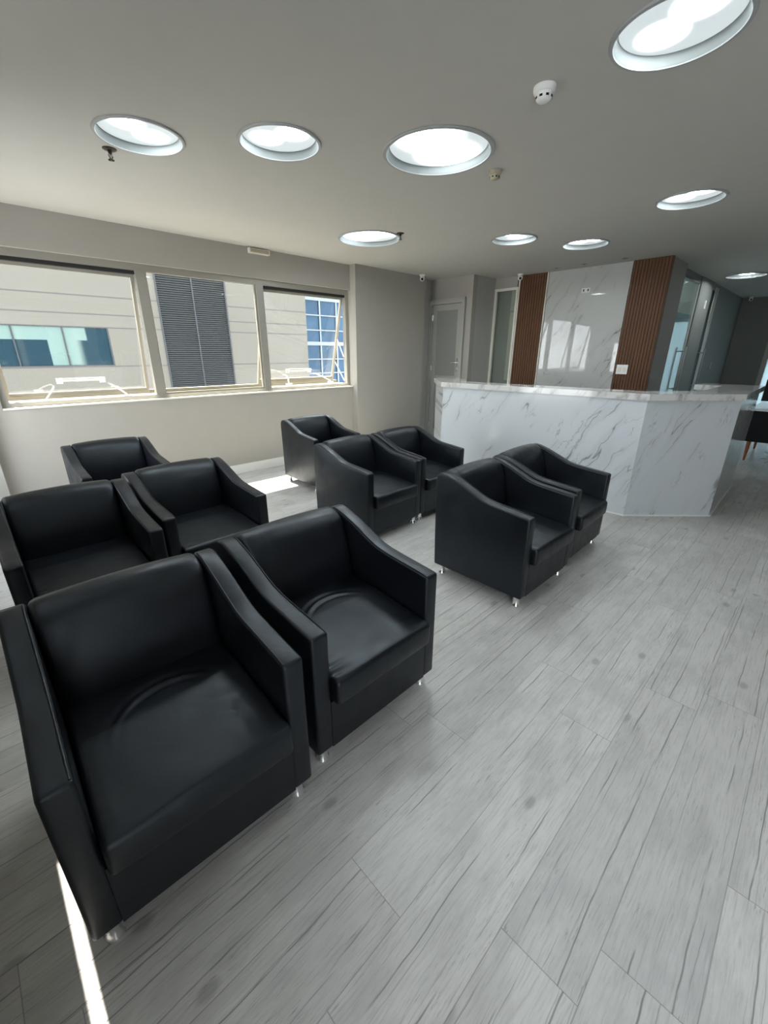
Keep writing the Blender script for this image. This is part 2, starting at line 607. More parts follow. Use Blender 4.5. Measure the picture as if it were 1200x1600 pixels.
# ceiling with round openings for the lamps
bm = bmesh.new()
outer = [bm.verts.new(p) for p in ((-0.44, -4.2, H), (13.6, -4.2, H), (13.6, 5.36, H), (-0.44, 5.36, H))]
edges = [bm.edges.new((outer[i], outer[(i+1) % 4])) for i in range(4)]
for cx, cy, r in LAMPS:
    ring = [bm.verts.new((cx+r*0.93*math.cos(2*PI*i/64), cy+r*0.93*math.sin(2*PI*i/64), H)) for i in range(64)]
    edges += [bm.edges.new((ring[i], ring[(i+1) % 64])) for i in range(64)]
bmesh.ops.triangle_fill(bm, use_beauty=True, use_dissolve=False, edges=edges)
box(bm, -0.44, 13.6, -4.2, 5.36, H+0.16, H+0.2)
for a in ((-0.44, -0.425, -4.2, 5.36), (13.58, 13.6, -4.2, 5.36), (-0.44, 13.6, -4.2, -4.18), (-0.44, 13.6, 5.34, 5.36)):
    box(bm, *a, H, H+0.16)
struct(new_obj('ceiling', bm, M['ceil'], smooth=False))

# window wall: parapet, beam, left and right piers
struct(B('wall_window', M['wall'], None,
         (0.11, 4.44, YW, 5.36, 0, 1.01), (0.11, 4.44, YW, 5.36, 2.36, H), (0.11, 0.25, YW, 5.36, 1.01, 2.36)))
struct(B('wall_column_left', M['wall'], None, (XL, 0.11, YC, 5.36, 0, H)))
struct(B('wall_column_right', M['wall'], None, (4.44, 5.97, YC, 5.36, 0, H)))
struct(B('wall_alcove', M['wall_dark'], None, (5.97, 6.40, 5.28, 5.36, 0, H)))
struct(B('baseboard_window', M['base'], None, (0.11, 4.44, YW-0.018, YW, 0, 0.115), bev=0.003))
struct(B('baseboard_column', M['base'], None, (4.44, 5.97, YC-0.018, YC, 0, 0.10), bev=0.003))
# left wall, unseen: high slot shaped to throw the floor sun strip and a big window beside / behind the camera
struct(B('wall_left', M['wall'], None,
         (XL-0.02, XL, -0.75, 3.30, 0, 2.39), (XL-0.02, XL, 3.30, 4.9, 0, 0.60), (XL-0.02, XL, 3.30, 4.9, 1.80, 2.39), (XL-0.02, XL, 4.9, YC, 0, 2.607),
         (XL-0.02, XL, -0.75, 0.55, 2.39, 2.607), (XL-0.02, XL, 2.6, 4.9, 2.39, 2.607), (XL-0.02, XL, -0.75, YC, 2.607, H),
         (XL-0.02, XL, -4.2, -1.85, 0, H), (XL-0.02, XL, -1.85, -0.75, 0, 0.15), (XL-0.02, XL, -1.85, -0.75, 2.45, H)))
struct(B('wall_front', M['wall'], None, (XL, 13.6, -4.2, -4.0, 0, H)))
# wall with the grey door, return pier
DX = 6.35
struct(B('wall_door', M['wall'], None,
         (DX, DX+0.12, 5.25, 5.36, 0, H), (DX, DX+0.12, 4.41, 4.57, 0, H), (DX, DX+0.12, 4.57, 5.25, 2.31, H)))
struct(B('wall_pier', M['wall_dark'], None, (DX+0.12, 7.00, 4.41, 4.55, 0, H)))
# back wall behind the marble and side return towards the hall
struct(B('wall_back', M['wall'], None, (7.07, 7.80, 1.83, 3.98, 0, H), (7.0, 7.06, 4.0, 4.41, 2.52, H), bev=0.0))
struct(B('wall_store', M['wall_dark'], None, (7.8, 7.9, 3.0, 5.5, 0, H), (6.47, 7.9, 5.36, 5.5, 0, H)))
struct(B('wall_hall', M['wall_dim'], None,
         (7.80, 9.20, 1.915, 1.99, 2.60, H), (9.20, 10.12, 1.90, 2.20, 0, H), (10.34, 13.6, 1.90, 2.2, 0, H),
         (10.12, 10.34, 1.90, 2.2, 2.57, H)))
struct(B('wall_office', M['wall'], None, (7.8, 10.34, 3.6, 3.7, 0, H), (10.34, 10.4, 2.2, 3.7, 0, H)))
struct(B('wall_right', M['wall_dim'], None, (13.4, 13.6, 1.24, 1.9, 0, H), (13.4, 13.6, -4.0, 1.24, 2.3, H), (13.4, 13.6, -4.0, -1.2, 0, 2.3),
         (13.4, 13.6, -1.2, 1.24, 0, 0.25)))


# ------------------------------------------------------------------ window on the left
def win_root(name):
    o = bpy.data.objects.new(name, None)
    COL.objects.link(o)
    o.empty_display_size = 0.1
    return struct(o)


w1 = win_root('window_1')
w1.location = (2.3, 5.3, 1.0)
def wl(bx):   # world box -> local to window root
    return (bx[0]-2.3, bx[1]-2.3, bx[2]-5.3, bx[3]-5.3, bx[4]-1.0, bx[5]-1.0)
fr = [(0.25, 4.44, 5.27, 5.34, 1.01, 1.065), (0.25, 4.44, 5.27, 5.34, 2.295, 2.36),
      (0.25, 0.31, 5.27, 5.34, 1.065, 2.295), (4.385, 4.44, 5.27, 5.34, 1.065, 2.295),
      (1.595, 1.69, 5.26, 5.34, 1.065, 2.295), (2.955, 3.05, 5.26, 5.34, 1.065, 2.295)]
B('window_frame', M['alu'], w1, *[wl(b) for b in fr], bev=0.004)
B('gap_shade_strip', M['gap_shade'], w1, wl((0.31, 1.595, 5.285, 5.33, 2.262, 2.294)), wl((3.05, 4.385, 5.285, 5.33, 2.262, 2.294)))  # black strips painted in for the shaded gap above the open sashes
B('sill', M['cream'], w1, wl((0.25, 4.44, 5.20, 5.27, 1.0105, 1.025)), bev=0.003)
B('glazing_bead', M['sash'], w1, wl((1.69, 1.705, 5.28, 5.31, 1.065, 2.295)), wl((2.935, 2.955, 5.28, 5.31, 1.065, 2.295)),
  wl((1.705, 2.935, 5.28, 5.31, 1.065, 1.083)))
B('pane', M['glass'], w1, wl((1.70, 2.94, 5.292, 5.298, 1.083, 2.295)))


def sash(x0, x1, tilt):
    """top-hung sash pushed open at the bottom; origin on its hinge line"""
    s = bpy.data.objects.new('open_sash', None)
    COL.objects.link(s)
    s.empty_display_size = 0.1
    s.parent = w1
    s.location = ((x0+x1)/2-2.3, 5.325-5.3, 2.262-1.0)
    s.rotation_euler = (tilt, 0, 0)
    hw = (x1-x0)/2
    h = 1.205
    B('sash_frame', M['sash'], s,
      (-hw, -hw+0.03, 0, 0.035, -h, 0), (hw-0.03, hw, 0, 0.035, -h, 0),
      (-hw+0.03, hw-0.03, 0, 0.035, -0.03, 0), (-hw+0.03, hw-0.03, 0, 0.035, -h, -h+0.035),
      (-hw+0.03, hw-0.03, 0.008, 0.035, -h+0.035, -h+0.06), bev=0.003)  # rail step added to stand in for the sill's reflection in the glass
    B('pane', M['glass'], s, (-hw+0.03, hw-0.03, 0.015, 0.021, -h+0.04, -0.03))
    bm = bmesh.new()
    tube(bm, [(-0.19, 0.0, -h+0.17), (-0.19, -0.035, -h+0.175), (0.19, -0.035, -h+0.175), (0.19, 0.0, -h+0.17)], 0.008)
    box(bm, -0.215, -0.165, -0.006, 0.014, -h+0.14, -h+0.19)
    box(bm, 0.165, 0.215, -0.006, 0.014, -h+0.14, -h+0.19)
    new_obj('handle', bm, M['white_pl'], s)
    # curved stays from the fixed frame out to the sash
    for k in (-1, 1):
        bm = bmesh.new()
        zb = -h*math.cos(tilt)
        yb = h*math.sin(tilt)
        pts = []
        for i in range(9):
            q = i/8
            pts.append((k*(hw*0.55-0.10*math.sin(q*PI/2)), -0.02+q*(yb-0.01), zb+0.015+0.10*math.sin(q*PI*0.5)))
        tube(bm, pts, 0.007)
        box(bm, k*hw*0.55-0.04, k*hw*0.55+0.04, -0.045, 0.0, zb-0.005, zb+0.008)
        o = new_obj('window_stay', bm, M['white_pl'], w1)
        o.location = s.location
    return s


s1 = sash(0.312, 1.594, math.radians(8.5))
s3 = sash(3.052, 4.383, math.radians(14.5))
for za, zb_, yy in ((1.70, 1.45, 0.17), (1.38, 1.10, 0.25)):
    bm = bmesh.new()
    tube(bm, [(4.375-2.3, 0.03, zb_-1.0), (4.372-2.3, yy, za-1.0)], 0.007)
    new_obj('window_stay', bm, M['white_pl'], w1)

# window beside the camera (left wall), behind and out of the frame
w2 = win_root('window_2')
w2.location = (XL, -1.3, 0.15)
bx = [(-0.04, 0.02, -0.55, 0.55, 0, 0.06), (-0.04, 0.02, -0.55, 0.55, 2.24, 2.30)]
for yy in (-0.55, 0.49):
    bx.append((-0.04, 0.02, yy, yy+0.06, 0.06, 2.24))
B('window_frame', M['alu'], w2, *bx, bev=0.004)
w5 = win_root('added_window_5')  # unseen opening added for side light on the desk front and chairs
w5.location = (XL, 4.10, 0.60)
B('window_frame', M['alu'], w5, (-0.03, 0.01, -0.8, 0.8, 0, 0.03), (-0.03, 0.01, -0.8, 0.8, 1.17, 1.20),
  *[(-0.03, 0.01, y, y+0.04, 0.03, 1.17) for y in (-0.8, -0.02, 0.76)], bev=0.004)
w3 = win_root('window_3')
w3.location = (13.45, 0.0, 0.25)
B('window_frame', M['door_frame'], w3, (-0.05, 0.05, 1.15, 1.24, 0, 2.05), (-0.05, 0.05, -1.2, 1.15, 1.99, 2.05), (-0.05, 0.05, -1.2, 1.15, 0, 0.06),
  (-0.05, 0.05, -1.2, -1.14, 0.06, 1.99), bev=0.004)
B('pane', M['frost'], w3, (-0.005, 0.005, -1.14, 1.15, 0.06, 1.99))

# ------------------------------------------------------------------ door_1: grey panel door
d1 = win_root('door_1')
d1.location = (DX, 4.91, 0)
B('door_frame', M['door_frame'], d1,
  (-0.03, 0.10, 0.31, 0.375, 0, 2.355), (-0.03, 0.10, -0.375, -0.31, 0, 2.355), (-0.03, 0.10, -0.31, 0.31, 2.29, 2.355),
  (-0.045, -0.03, 0.345, 0.385, 0, 2.365), (-0.045, -0.03, -0.385, -0.345, 0, 2.365), (-0.045, -0.03, -0.345, 0.345, 2.33, 2.365), bev=0.004)
B('door_leaf', M['door_frame'], d1,
  (0.0, 0.035, -0.305, -0.225, 0.03, 2.285), (0.0, 0.035, 0.225, 0.305, 0.03, 2.285),
  (0.0, 0.035, -0.225, 0.225, 2.19, 2.285), (0.0, 0.035, -0.225, 0.225, 1.02, 1.12), (0.0, 0.035, -0.225, 0.225, 0.03, 0.15), bev=0.004)
B('door_panel', M['door'], d1, (0.012, 0.028, -0.225, 0.225, 1.12, 2.19))
B('door_panel', M['door'], d1, (0.012, 0.028, -0.225, 0.225, 0.15, 1.02))
bm = bmesh.new()
box(bm, -0.012, 0, -0.29, -0.255, 1.20, 1.42)
tube(bm, [(0, -0.272, 1.35), (-0.045, -0.272, 1.35), (-0.05, -0.25, 1.35), (-0.05, -0.16, 1.352)], 0.009)
box(bm, -0.02, 0, -0.283, -0.262, 1.235, 1.27)
new_obj('lever_handle', bm, M['chrome'], d1)
for zz in (0.22, 1.25, 2.08):
    bm = bmesh.new()
    lathe(bm, [(0.009, zz-0.05), (0.009, zz+0.05)], 12, (-0.008, 0.308, 0))
    box(bm, -0.004, 0, 0.28, 0.335, zz-0.045, zz+0.045)
    new_obj('hinge', bm, M['chrome'], d1)

# ------------------------------------------------------------------ glazed side light beside the slats
w4 = win_root('window_4')
w4.location = (7.0, 4.2, 0)
B('window_frame', M['cream'], w4, (0, 0.05, 0.17, 0.21, 0, 2.52), (0, 0.05, -0.22, -0.19, 0, 2.52), (0, 0.05, -0.19, 0.17, 2.48, 2.52), bev=0.003)
B('pane', M['glass_side'], w4, (0.02, 0.028, -0.19, 0.17, 0, 2.48))
B('pale_strip', M['cream'], w4, (0.05, 0.07, -0.19, -0.09, 1.05, 2.15), (0.05, 0.07, -0.19, -0.09, 2.17, 2.48), bev=0.003)  # cream strip behind the pane, makes its right part paler
B('backing_panel', M['wall_dark'], w4, (0.10, 0.13, -0.2, 0.21, 0, 2.67))

# ------------------------------------------------------------------ hall glass door
d2 = win_root('door_2')
d2.location = (8.4, 1.925, 0)
B('door_rail', M['bronze'], d2, (-0.6, 0.8, -0.015, 0.025, 2.56, 2.60))
B('door_frame', M['door_frame'], d2, (0.72, 0.79, -0.01, 0.04, 0, 2.56), (-0.60, -0.55, -0.01, 0.04, 0, 2.56), bev=0.004)
B('pane', M['glass_dark'], d2, (-0.55, 0.72, 0, 0.01, 0, 2.56))
B('frosted_band', M['frost'], d2, (-0.55, 0.70, 0.012, 0.016, 0.02, 2.10))


def pull(parent, x, y, z0, z1, dy):
    bm = bmesh.new()
    for s in (-1, 1):
        lathe(bm, [(0.014, z0), (0.014, z1)], 14, (x, y+s*dy, 0))
    for zz in (z0+0.07, z1-0.07):
        tube(bm, [(x, y-dy, zz), (x, y+dy, zz)], 0.01)
    return new_obj('pull_handle', bm, M['steel'], parent)


pull(d2, 0.58, 0.005, 0.85, 1.60, 0.075)
d3 = win_root('door_3')
d3.location = (10.23, 1.905, 0)
B('door_leaf', M['black_pl'], d3, (-0.08, 0.10, 0.0, 0.04, 0, 2.56))  # black sheet stands in for the shaded gap of the open doorway
B('door_frame', M['door_frame'], d3, (0.10, 0.36, -0.015, -0.005, 0, 2.62))
pull(d3, 0.02, -0.0, 0.85, 1.58, 0.085)

ol = bpy.data.lights.new('office_fill_light', 'POINT')  # unseen light added behind the frosted door to make it glow
ol.energy = 26
ol.color = (0.85, 0.95, 1.0)
ol.shadow_soft_size = 0.15
oo = bpy.data.objects.new('office_fill_light', ol)
oo.location = (8.9, 2.9, 2.35)
COL.objects.link(oo)

# ================================================================== WALL CLADDING
YM0, YM1 = 2.30, 3.49
mp = B('marble_panel', M['marble_wall'], None, (7.045, 7.07, YM0, YM1, 0, H), bev=0.0)
tag(mp, 'polished white marble wall slab with grey veins between two brown slatted panels', 'wall panel')


def slats(y0, y1, label, x=7.015):
    bm = bmesh.new()
    n = max(6, round((y1-y0)/0.040))
    p = (y1-y0)/n
    prof = [(7.07, y0)]
    for i in range(n):
        a = y0+i*p
        prof += [(x+0.012, a), (x+0.012, a+p*0.25), (x, a+p*0.32), (x, a+p*0.93), (x+0.012, a+p)]
    prof += [(7.07, y1)]
    # drop near duplicate points
    out = [prof[0]]
    for q in prof[1:]:
        if (q[0]-out[-1][0])**2+(q[1]-out[-1][1])**2 > 1e-8:
            out.append(q)
    prism(bm, out, 0, H)
    o = new_obj('slatted_panel', bm, M['slat'], smooth=False)
    return tag(o, label, 'wall panel', 'brown slatted wall panels')


slats(3.505, 3.96, 'narrow reddish-brown vertically slatted wall panel on the left of the marble wall')
slats(1.82, 2.285, 'reddish-brown vertically slatted wall panel on the right of the marble, carrying the white socket plate')
struct(B('trim_1', M['cream'], None, (7.02, 7.06, YM1, 3.505, 0, H), bev=0.002))
struct(B('trim_2', M['cream'], None, (7.02, 7.06, 3.96, 3.98, 0, H), bev=0.002))

# ================================================================== RECEPTION DESK
desk = thing('reception_desk', 'white veined marble reception desk with angled corners and thick marble top', 'reception desk', (4.4, 2.25, 0))
dl = (4.4, 2.25)


def P2(pts):
    return [(a-dl[0], b-dl[1]) for a, b in pts]


def slab(name, pts, z0, z1, mat, bev=0.0):
    bm = bmesh.new()
    prism(bm, P2(pts), z0, z1)
    if bev:
        bevel_all(bm, bev, 2)
    return new_obj(name, bm, mat, desk, smooth=bool(bev))


slab('front_panel', [(4.40, 1.105), (4.40, 3.405), (4.44, 3.39), (4.44, 1.12)], 0.012, 1.105, M['marble'])
slab('corner_panel', [(5.0, 0.515), (4.40, 1.105), (4.44, 1.12), (5.016, 0.555)], 0.012, 1.105, M['marble'])
slab('corner_panel', [(4.40, 3.405), (5.0, 4.0), (5.016, 3.96), (4.44, 3.39)], 0.012, 1.105, M['marble'])
slab('side_panel', [(5.0, 0.515), (6.45, 0.535), (6.45, 0.575), (5.016, 0.555)], 0.012, 1.105, M['marble'])
slab('side_panel', [(5.0, 4.0), (5.28, 4.0), (5.28, 3.96), (5.016, 3.96)], 0.012, 1.105, M['marble'])
slab('return_panel', [(6.41, 0.575), (6.45, 0.575), (6.45, 1.08), (6.41, 1.08)], 0.012, 1.105, M['marble'])
slab('return_panel', [(6.15, 0.85), (6.19, 0.85), (6.19, 1.08), (6.15, 1.08)], 0.012, 1.105, M['marble'])
slab('plinth', [(6.45, 0.520), (4.994, 0.500), (4.388, 1.098), (4.388, 3.412), (4.994, 4.012), (5.28, 4.012), (5.28, 3.95),
                (5.02, 3.95), (4.45, 3.38), (4.45, 1.13), (5.02, 0.565), (6.45, 0.585)], 0.0, 0.012, M['white_pl'])
slab('countertop', [(6.47, 0.505), (4.985, 0.488), (4.375, 1.09), (4.375, 3.42), (4.985, 4.027), (5.30, 4.027), (5.30, 3.70),
                    (5.13, 3.70), (4.71, 3.27), (4.71, 1.24), (5.13, 0.83), (6.13, 0.84), (6.13, 1.10), (6.47, 1.10)],
     1.105, 1.162, M['marble_top'], 0.006)
slab('worktop', [(4.44, 1.3), (4.44, 3.2), (5.05, 3.2), (5.05, 1.3)], 0.71, 0.74, M['white_top'])

# ================================================================== ARMCHAIRS
W, D, A = 0.673, 0.700, 0.074
ZB = 0.078
ARM = [(0.0, ZB), (0.0, 0.607), (0.05, 0.613), (0.12, 0.620), (0.20, 0.628), (0.27, 0.636), (0.325, 0.647), (0.37, 0.664), (0.43, 0.690),
       (0.49, 0.716), (0.55, 0.739), (0.60, 0.754), (0.64, 0.760), (0.668, 0.754), (0.688, 0.737), (0.698, 0.708), (0.69, 0.30), (0.682, ZB)]


def arm_mesh(u0):
    bm = bmesh.new()
    us = [u0, u0+A]
    sides = [[bm.verts.new((u, v, z)) for v, z in ARM] for u in us]
    n = len(ARM)
    bm.faces.new(sides[0])
    bm.faces.new(sides[1])
    for i in range(n):
        bm.faces.new([sides[0][i], sides[0][(i+1) % n], sides[1][(i+1) % n], sides[1][i]])
    bmesh.ops.recalc_face_normals(bm, faces=bm.faces)
    es = [e for e in bm.edges if e.calc_face_angle(0) > math.radians(50)]
    bmesh.ops.bevel(bm, geom=es, offset=0.013, segments=4, profile=0.5, affect='EDGES', clamp_overlap=True)
    return bm


def back_mesh():
    """padded backrest: side profile swept across the width, softly crowned"""
    prof = [(0.49, 0.36), (0.488, 0.42), (0.495, 0.50), (0.508, 0.58), (0.525, 0.65), (0.545, 0.705), (0.565, 0.738), (0.592, 0.757),
            (0.625, 0.766), (0.655, 0.763), (0.680, 0.749), (0.694, 0.728), (0.699, 0.700), (0.698, 0.5), (0.692, 0.3), (0.684, ZB),
            (0.62, ZB), (0.60, 0.30), (0.53, 0.34)]
    bm = bmesh.new()
    u0, u1 = A+0.0015, W-A-0.0015
    r = 0.022
    us = [u0, u0+0.003, u0+0.009, u0+r]+[u0+r+(u1-u0-2*r)*i/18 for i in range(1, 18)]+[u1-r, u1-0.009, u1-0.003, u1]
    rows = []
    for u in us:
        e = min(u-u0, u1-u)
        sh = 0.0
        if e < r:
            q = 1-e/r
            sh = 0.020*(1-math.sqrt(max(0, 1-q*q)))
        c = max(0.0, math.sin(PI*(u-u0)/(u1-u0)))**0.7
        row = []
        for v, z in prof:
            cv, cz = 0.61, 0.56
            d = Vector((v-cv, z-cz))
            if d.length > 0 and z > 0.38:
                d -= d.normalized()*sh
            v2, z2 = cv+d.x, cz+d.y
            if z > 0.45 and v < 0.60:
                v2 -= 0.016*c*math.exp(-((z-0.58)/0.13)**2)
            if z > 0.70:
                z2 += 0.012*c
            row.append(bm.verts.new((u, v2, z2)))
        rows.append(row)
    n = len(prof)
    for a, b in zip(rows, rows[1:]):
        for i in range(n):
            bm.faces.new([a[i], a[(i+1) % n], b[(i+1) % n], b[i]])
    bm.faces.new(rows[0])
    bm.faces.new(rows[-1])
    return bm


def sn(q):
    return max(0.0, math.sin(PI*q))


def seat_mesh(kind):
    """kind 0 smooth, 1 crescent crease (sat on), 2 crease plus corner pulls"""
    x0, x1 = A+0.002, W-A-0.002
    y0, y1 = -0.034, 0.52
    z0, z1 = 0.293, 0.402

    def f(p):
        x, y, z = p
        t = (x-x0)/(x1-x0)
        s = (y-y0)/(y1-y0)
        top = max(0, (z-0.35)/(z1-0.35))
        z += top*(0.034*min(1, s*1.6)+0.010*sn(t)**0.8*sn(min(1, s+0.15)))
        if y < 0.02:     # belly of the front edge
            y -= 0.010*sn(t)**0.5*sn(max(0, min(1, (z-z0)/(z1-z0))))
        if kind:
            # dish left by a sitter, with creases round its far rim
            dx, dy = (t-0.52), (s-0.42)
            rr = math.hypot(dx/0.36, dy/0.36)
            z -= top*0.006*math.exp(-(rr/0.8)**4)
            ang = math.atan2(dy, dx)
            gate = math.exp(-((ang-1.70)/0.68)**2)
            for k, (ro, am) in enumerate(((1.0, 0.0075), (1.10, -0.004), (0.90, -0.004), (1.22, 0.003))):
                z += top*am*gate*math.exp(-((rr-ro)/0.032)**2)
        if kind == 2:
            for cx, cy in ((0.0, 0.1), (1.0, 0.16)):
                d = math.hypot(t-cx, (s-cy)*1.3)
                z += top*0.0035*math.exp(-(d/0.16)**2)*math.sin((s-cy)*95+(t-cx)*12)
        else:
            d = math.hypot(t, (s-0.2)*1.2)
            z += top*0.0015*math.exp(-(d/0.15)**2)*math.sin(s*70)
        return (x, y, z)
    bm = bmesh.new()
    rbox(bm, x0, x1, y0, y1, z0, z1, 0.016, (60, 60, 5), f)
    return bm


def base_mesh():
    bm = bmesh.new()
    box(bm, A-0.004, W-A+0.004, 0.0012, 0.62, ZB+0.0005, 0.296)
    bevel_all(bm, 0.003, 2)
    return bm


def leg_mesh(x, y):
    bm = bmesh.new()
    lathe(bm, [(0.026, 0.0), (0.0275, 0.004), (0.0275, 0.012), (0.022, 0.018), (0.021, 0.060), (0.023, 0.066), (0.023, ZB+0.001)], 24, (x, y, 0))
    return bm


def piping_mesh(u, side):
    """stitched welt along the inner top edge of an arm"""
    bm = bmesh.new()
    pts = [(u, v, z+0.0005) for v, z in ARM[1:13]]
    pts[0] = (u, 0.012, 0.606)
    tube(bm, pts, 0.0032, 8)
    return bm


PARTS = {}


def build_chair(loc, rz, label, kind):
    c = thing('armchair', label, 'armchair', loc, rz, 'black leather tub armchairs')
    if not PARTS:
        tmp = []
        for nm, bm in (('arm', arm_mesh(0.0)), ('arm', arm_mesh(W-A)), ('backrest', back_mesh()), ('base', base_mesh())):
            tmp.append(new_obj(nm, bm, M['leather'], c, angle=60))
        tmp.append(new_obj('seat_cushion', seat_mesh(kind), M['leather'], c, angle=80))
        PARTS['seat%d' % kind] = tmp[-1].data
        for x, y in ((0.045, 0.045), (W-0.045, 0.045), (0.045, 0.64), (W-0.045, 0.64)):
            o = new_obj('leg', leg_mesh(x, y), M['chrome'], c, angle=60)
            o['label'] = 'short round chrome leg'
            tmp.append(o)
        PARTS['src'] = tmp
        for k, (i, u) in enumerate(((0, A-0.008), (1, W-A+0.008))):
            o = new_obj('piping', piping_mesh(u, k), M['leather'], tmp[i])
        return c
    for src in PARTS['src']:
        o = src.copy()
        COL.objects.link(o)
        o.parent = c
        if src.name.startswith('seat_cushion'):
            key = 'seat%d' % kind
            if key not in PARTS:
                bm = seat_mesh(kind)
                me = bpy.data.meshes.new('seat_cushion')
                bmesh.ops.recalc_face_normals(bm, faces=bm.faces)
                bm.to_mesh(me); bm.free()
                for p in me.polygons:
                    p.use_smooth = True
                me.materials.append(M['leather'])
                PARTS[key] = me
            o.data = PARTS[key]
        for ch in src.children:
            g = ch.copy()
            COL.objects.link(g)
            g.parent = o
    return c


CH = [
    (-0.102, 0.954, -0.023, 1, 'black leather armchair nearest the camera, curved crease in its seat'),
    (0.631, 0.985, 0.001, 2, 'black leather armchair with a creased sagging seat, right beside the one nearest the camera'),
    (-0.056, 2.340, 0.002, 0, 'black leather armchair cut by the left photo edge, behind the nearest one'),
    (0.656, 2.462, 0.030, 0, 'black leather armchair right beside the one cut by the left photo edge'),
    (0.503, 3.800, -0.004, 0, 'black leather armchair standing alone under the left part of the window'),
    (2.646, 3.787, -0.035, 0, 'black leather armchair beside the sunlit floor patch under the right window sash'),
    (2.148, 2.362, 0.032, 0, 'black leather armchair, left one of the middle pair before the desk'),
    (2.836, 2.397, 0.010, 0, 'black leather armchair, right one of the middle pair, at the left end of the desk'),
    (2.154, 0.997, -0.009, 0, 'black leather armchair showing its whole left side, left one of the rightmost pair'),
    (2.891, 1.022, 0.019, 0, 'black leather armchair closest to the angled corner of the reception desk'),
]
for x, y, a, k, lab in CH:
    build_chair((x, y, 0), a, lab, k)

# ================================================================== CEILING FITTINGS
LLAB = [
    'round recessed ceiling light cut by the top right edge of the photo',
    'round recessed ceiling light farthest left, beside a sprinkler',
    'round recessed ceiling light between the leftmost one and the large one, with two bright spots',
    'large round recessed ceiling light above the armchairs, left of the cream smoke detector',
    'large round recessed ceiling light near the window wall with a sprinkler at its rim',
    'round recessed ceiling light at the right, above the angled corner of the reception desk',
    'round recessed ceiling light before the left end of the marble wall',
    'round recessed ceiling light before the middle of the marble wall',
    'round recessed ceiling light far back in the hallway',
]
for i, (cx, cy, r) in enumerate(LAMPS):
    c = thing('ceiling_light', LLAB[i], 'ceiling light', (cx, cy, H), 0, 'round recessed ceiling lights')
    bm = bmesh.new()
    lathe(bm, [(r*0.92, -0.001), (r, -0.001), (r, -0.004), (r*0.985, -0.009), (r*0.93, -0.010), (r*0.92, -0.004)], 72, cap=False)
    new_obj('trim_ring', bm, M['trim_ring'], c)
    bm = bmesh.new()
    lathe(bm, [(r*0.92, -0.006), (r*0.905, 0.0), (r*0.875, 0.030), (r*0.87, 0.034), (r*0.92, 0.034), (r*0.925, 0.0)], 72, cap=False)
    new_obj('reflector', bm, M['reflector'], c)
    bm = bmesh.new()
    lathe(bm, [(r*0.875, 0.034), (r*0.5, 0.032), (r*0.01, 0.031)], 64, cap=False)
    new_obj('diffuser', bm, diffuser(r), c)
    bm = bmesh.new()
    lathe(bm, [(r*0.86, 0.040), (r*0.91, 0.040), (r*0.91, 0.12), (r*0.86, 0.12)], 48)
    new_obj('housing', bm, M['trim_ring'], c)


def sprinkler(x, y, label):
    c = thing('sprinkler', label, 'sprinkler', (x, y, H), 0.6, 'ceiling sprinklers')
    bm = bmesh.new()
    lathe(bm, [(0.040, 0.0), (0.040, -0.003), (0.030, -0.008), (0.014, -0.010), (0.014, -0.001)], 28, cap=False)
    new_obj('escutcheon', bm, M['bronze'], c)
    bm = bmesh.new()
    lathe(bm, [(0.011, 0.0), (0.011, -0.022), (0.006, -0.026), (0.006, -0.030)], 16)
    tube(bm, [(0.009, 0, -0.02), (0.017, 0, -0.035), (0.004, 0, -0.055)], 0.003)
    tube(bm, [(-0.009, 0, -0.02), (-0.017, 0, -0.035), (-0.004, 0, -0.055)], 0.003)
    lathe(bm, [(0.002, -0.028), (0.002, -0.053)], 8)
    new_obj('nozzle', bm, M['bronze'], c)
    bm = bmesh.new()
    for k in range(10):
        a = 2*PI*k/10
        tube(bm, [(0.004*math.cos(a), 0.004*math.sin(a), -0.056), (0.017*math.cos(a), 0.017*math.sin(a), -0.058)], 0.0028, 6)
    lathe(bm, [(0.008, -0.054), (0.010, -0.057), (0.004, -0.060)], 16)
    new_obj('deflector', bm, M['bronze'], c)


sprinkler(1.035, 3.47, 'dark sprinkler hanging from the ceiling below the leftmost round light')
sprinkler(3.735, 3.555, 'small dark sprinkler at the rim of the large ceiling light near the window')


def smoke(x, y, r, mat, label):
    c = thing('smoke_detector', label, 'smoke detector', (x, y, H), 0.9, 'ceiling smoke detectors')
    bm = bmesh.new()
    lathe(bm, [(r, 0.0), (r, -0.012*r/0.05), (r*0.93, -0.022*r/0.05), (r*0.80, -0.026*r/0.05)], 40)
    new_obj('base', bm, mat, c)
    bm = bmesh.new()
    k = r/0.05
    lathe(bm, [(r*0.80, -0.026*k), (r*0.74, -0.034*k), (r*0.70, -0.045*k), (r*0.52, -0.053*k), (r*0.2, -0.056*k), (r*0.01, -0.0565*k)], 40)
    new_obj('cover', bm, mat, c)
    for i in range(8):
        a = 2*PI*i/8
        bm = bmesh.new()
        q = Matrix.Rotation(a, 4, 'Z')
        fs = box(bm, r*0.70, r*0.745, -r*0.13, r*0.13, -0.044*k, -0.036*k)
        bmesh.ops.transform(bm, matrix=q, verts=bm.verts)
        new_obj('vent_slot', bm, M['black_pl'], c)


smoke(2.345, 1.300, 0.052, M['white_pl'], 'white smoke detector below the ceiling light at the top right')
smoke(3.040, 1.995, 0.046, M['cream_pl'], 'yellowed cream smoke detector right of the large ceiling light')


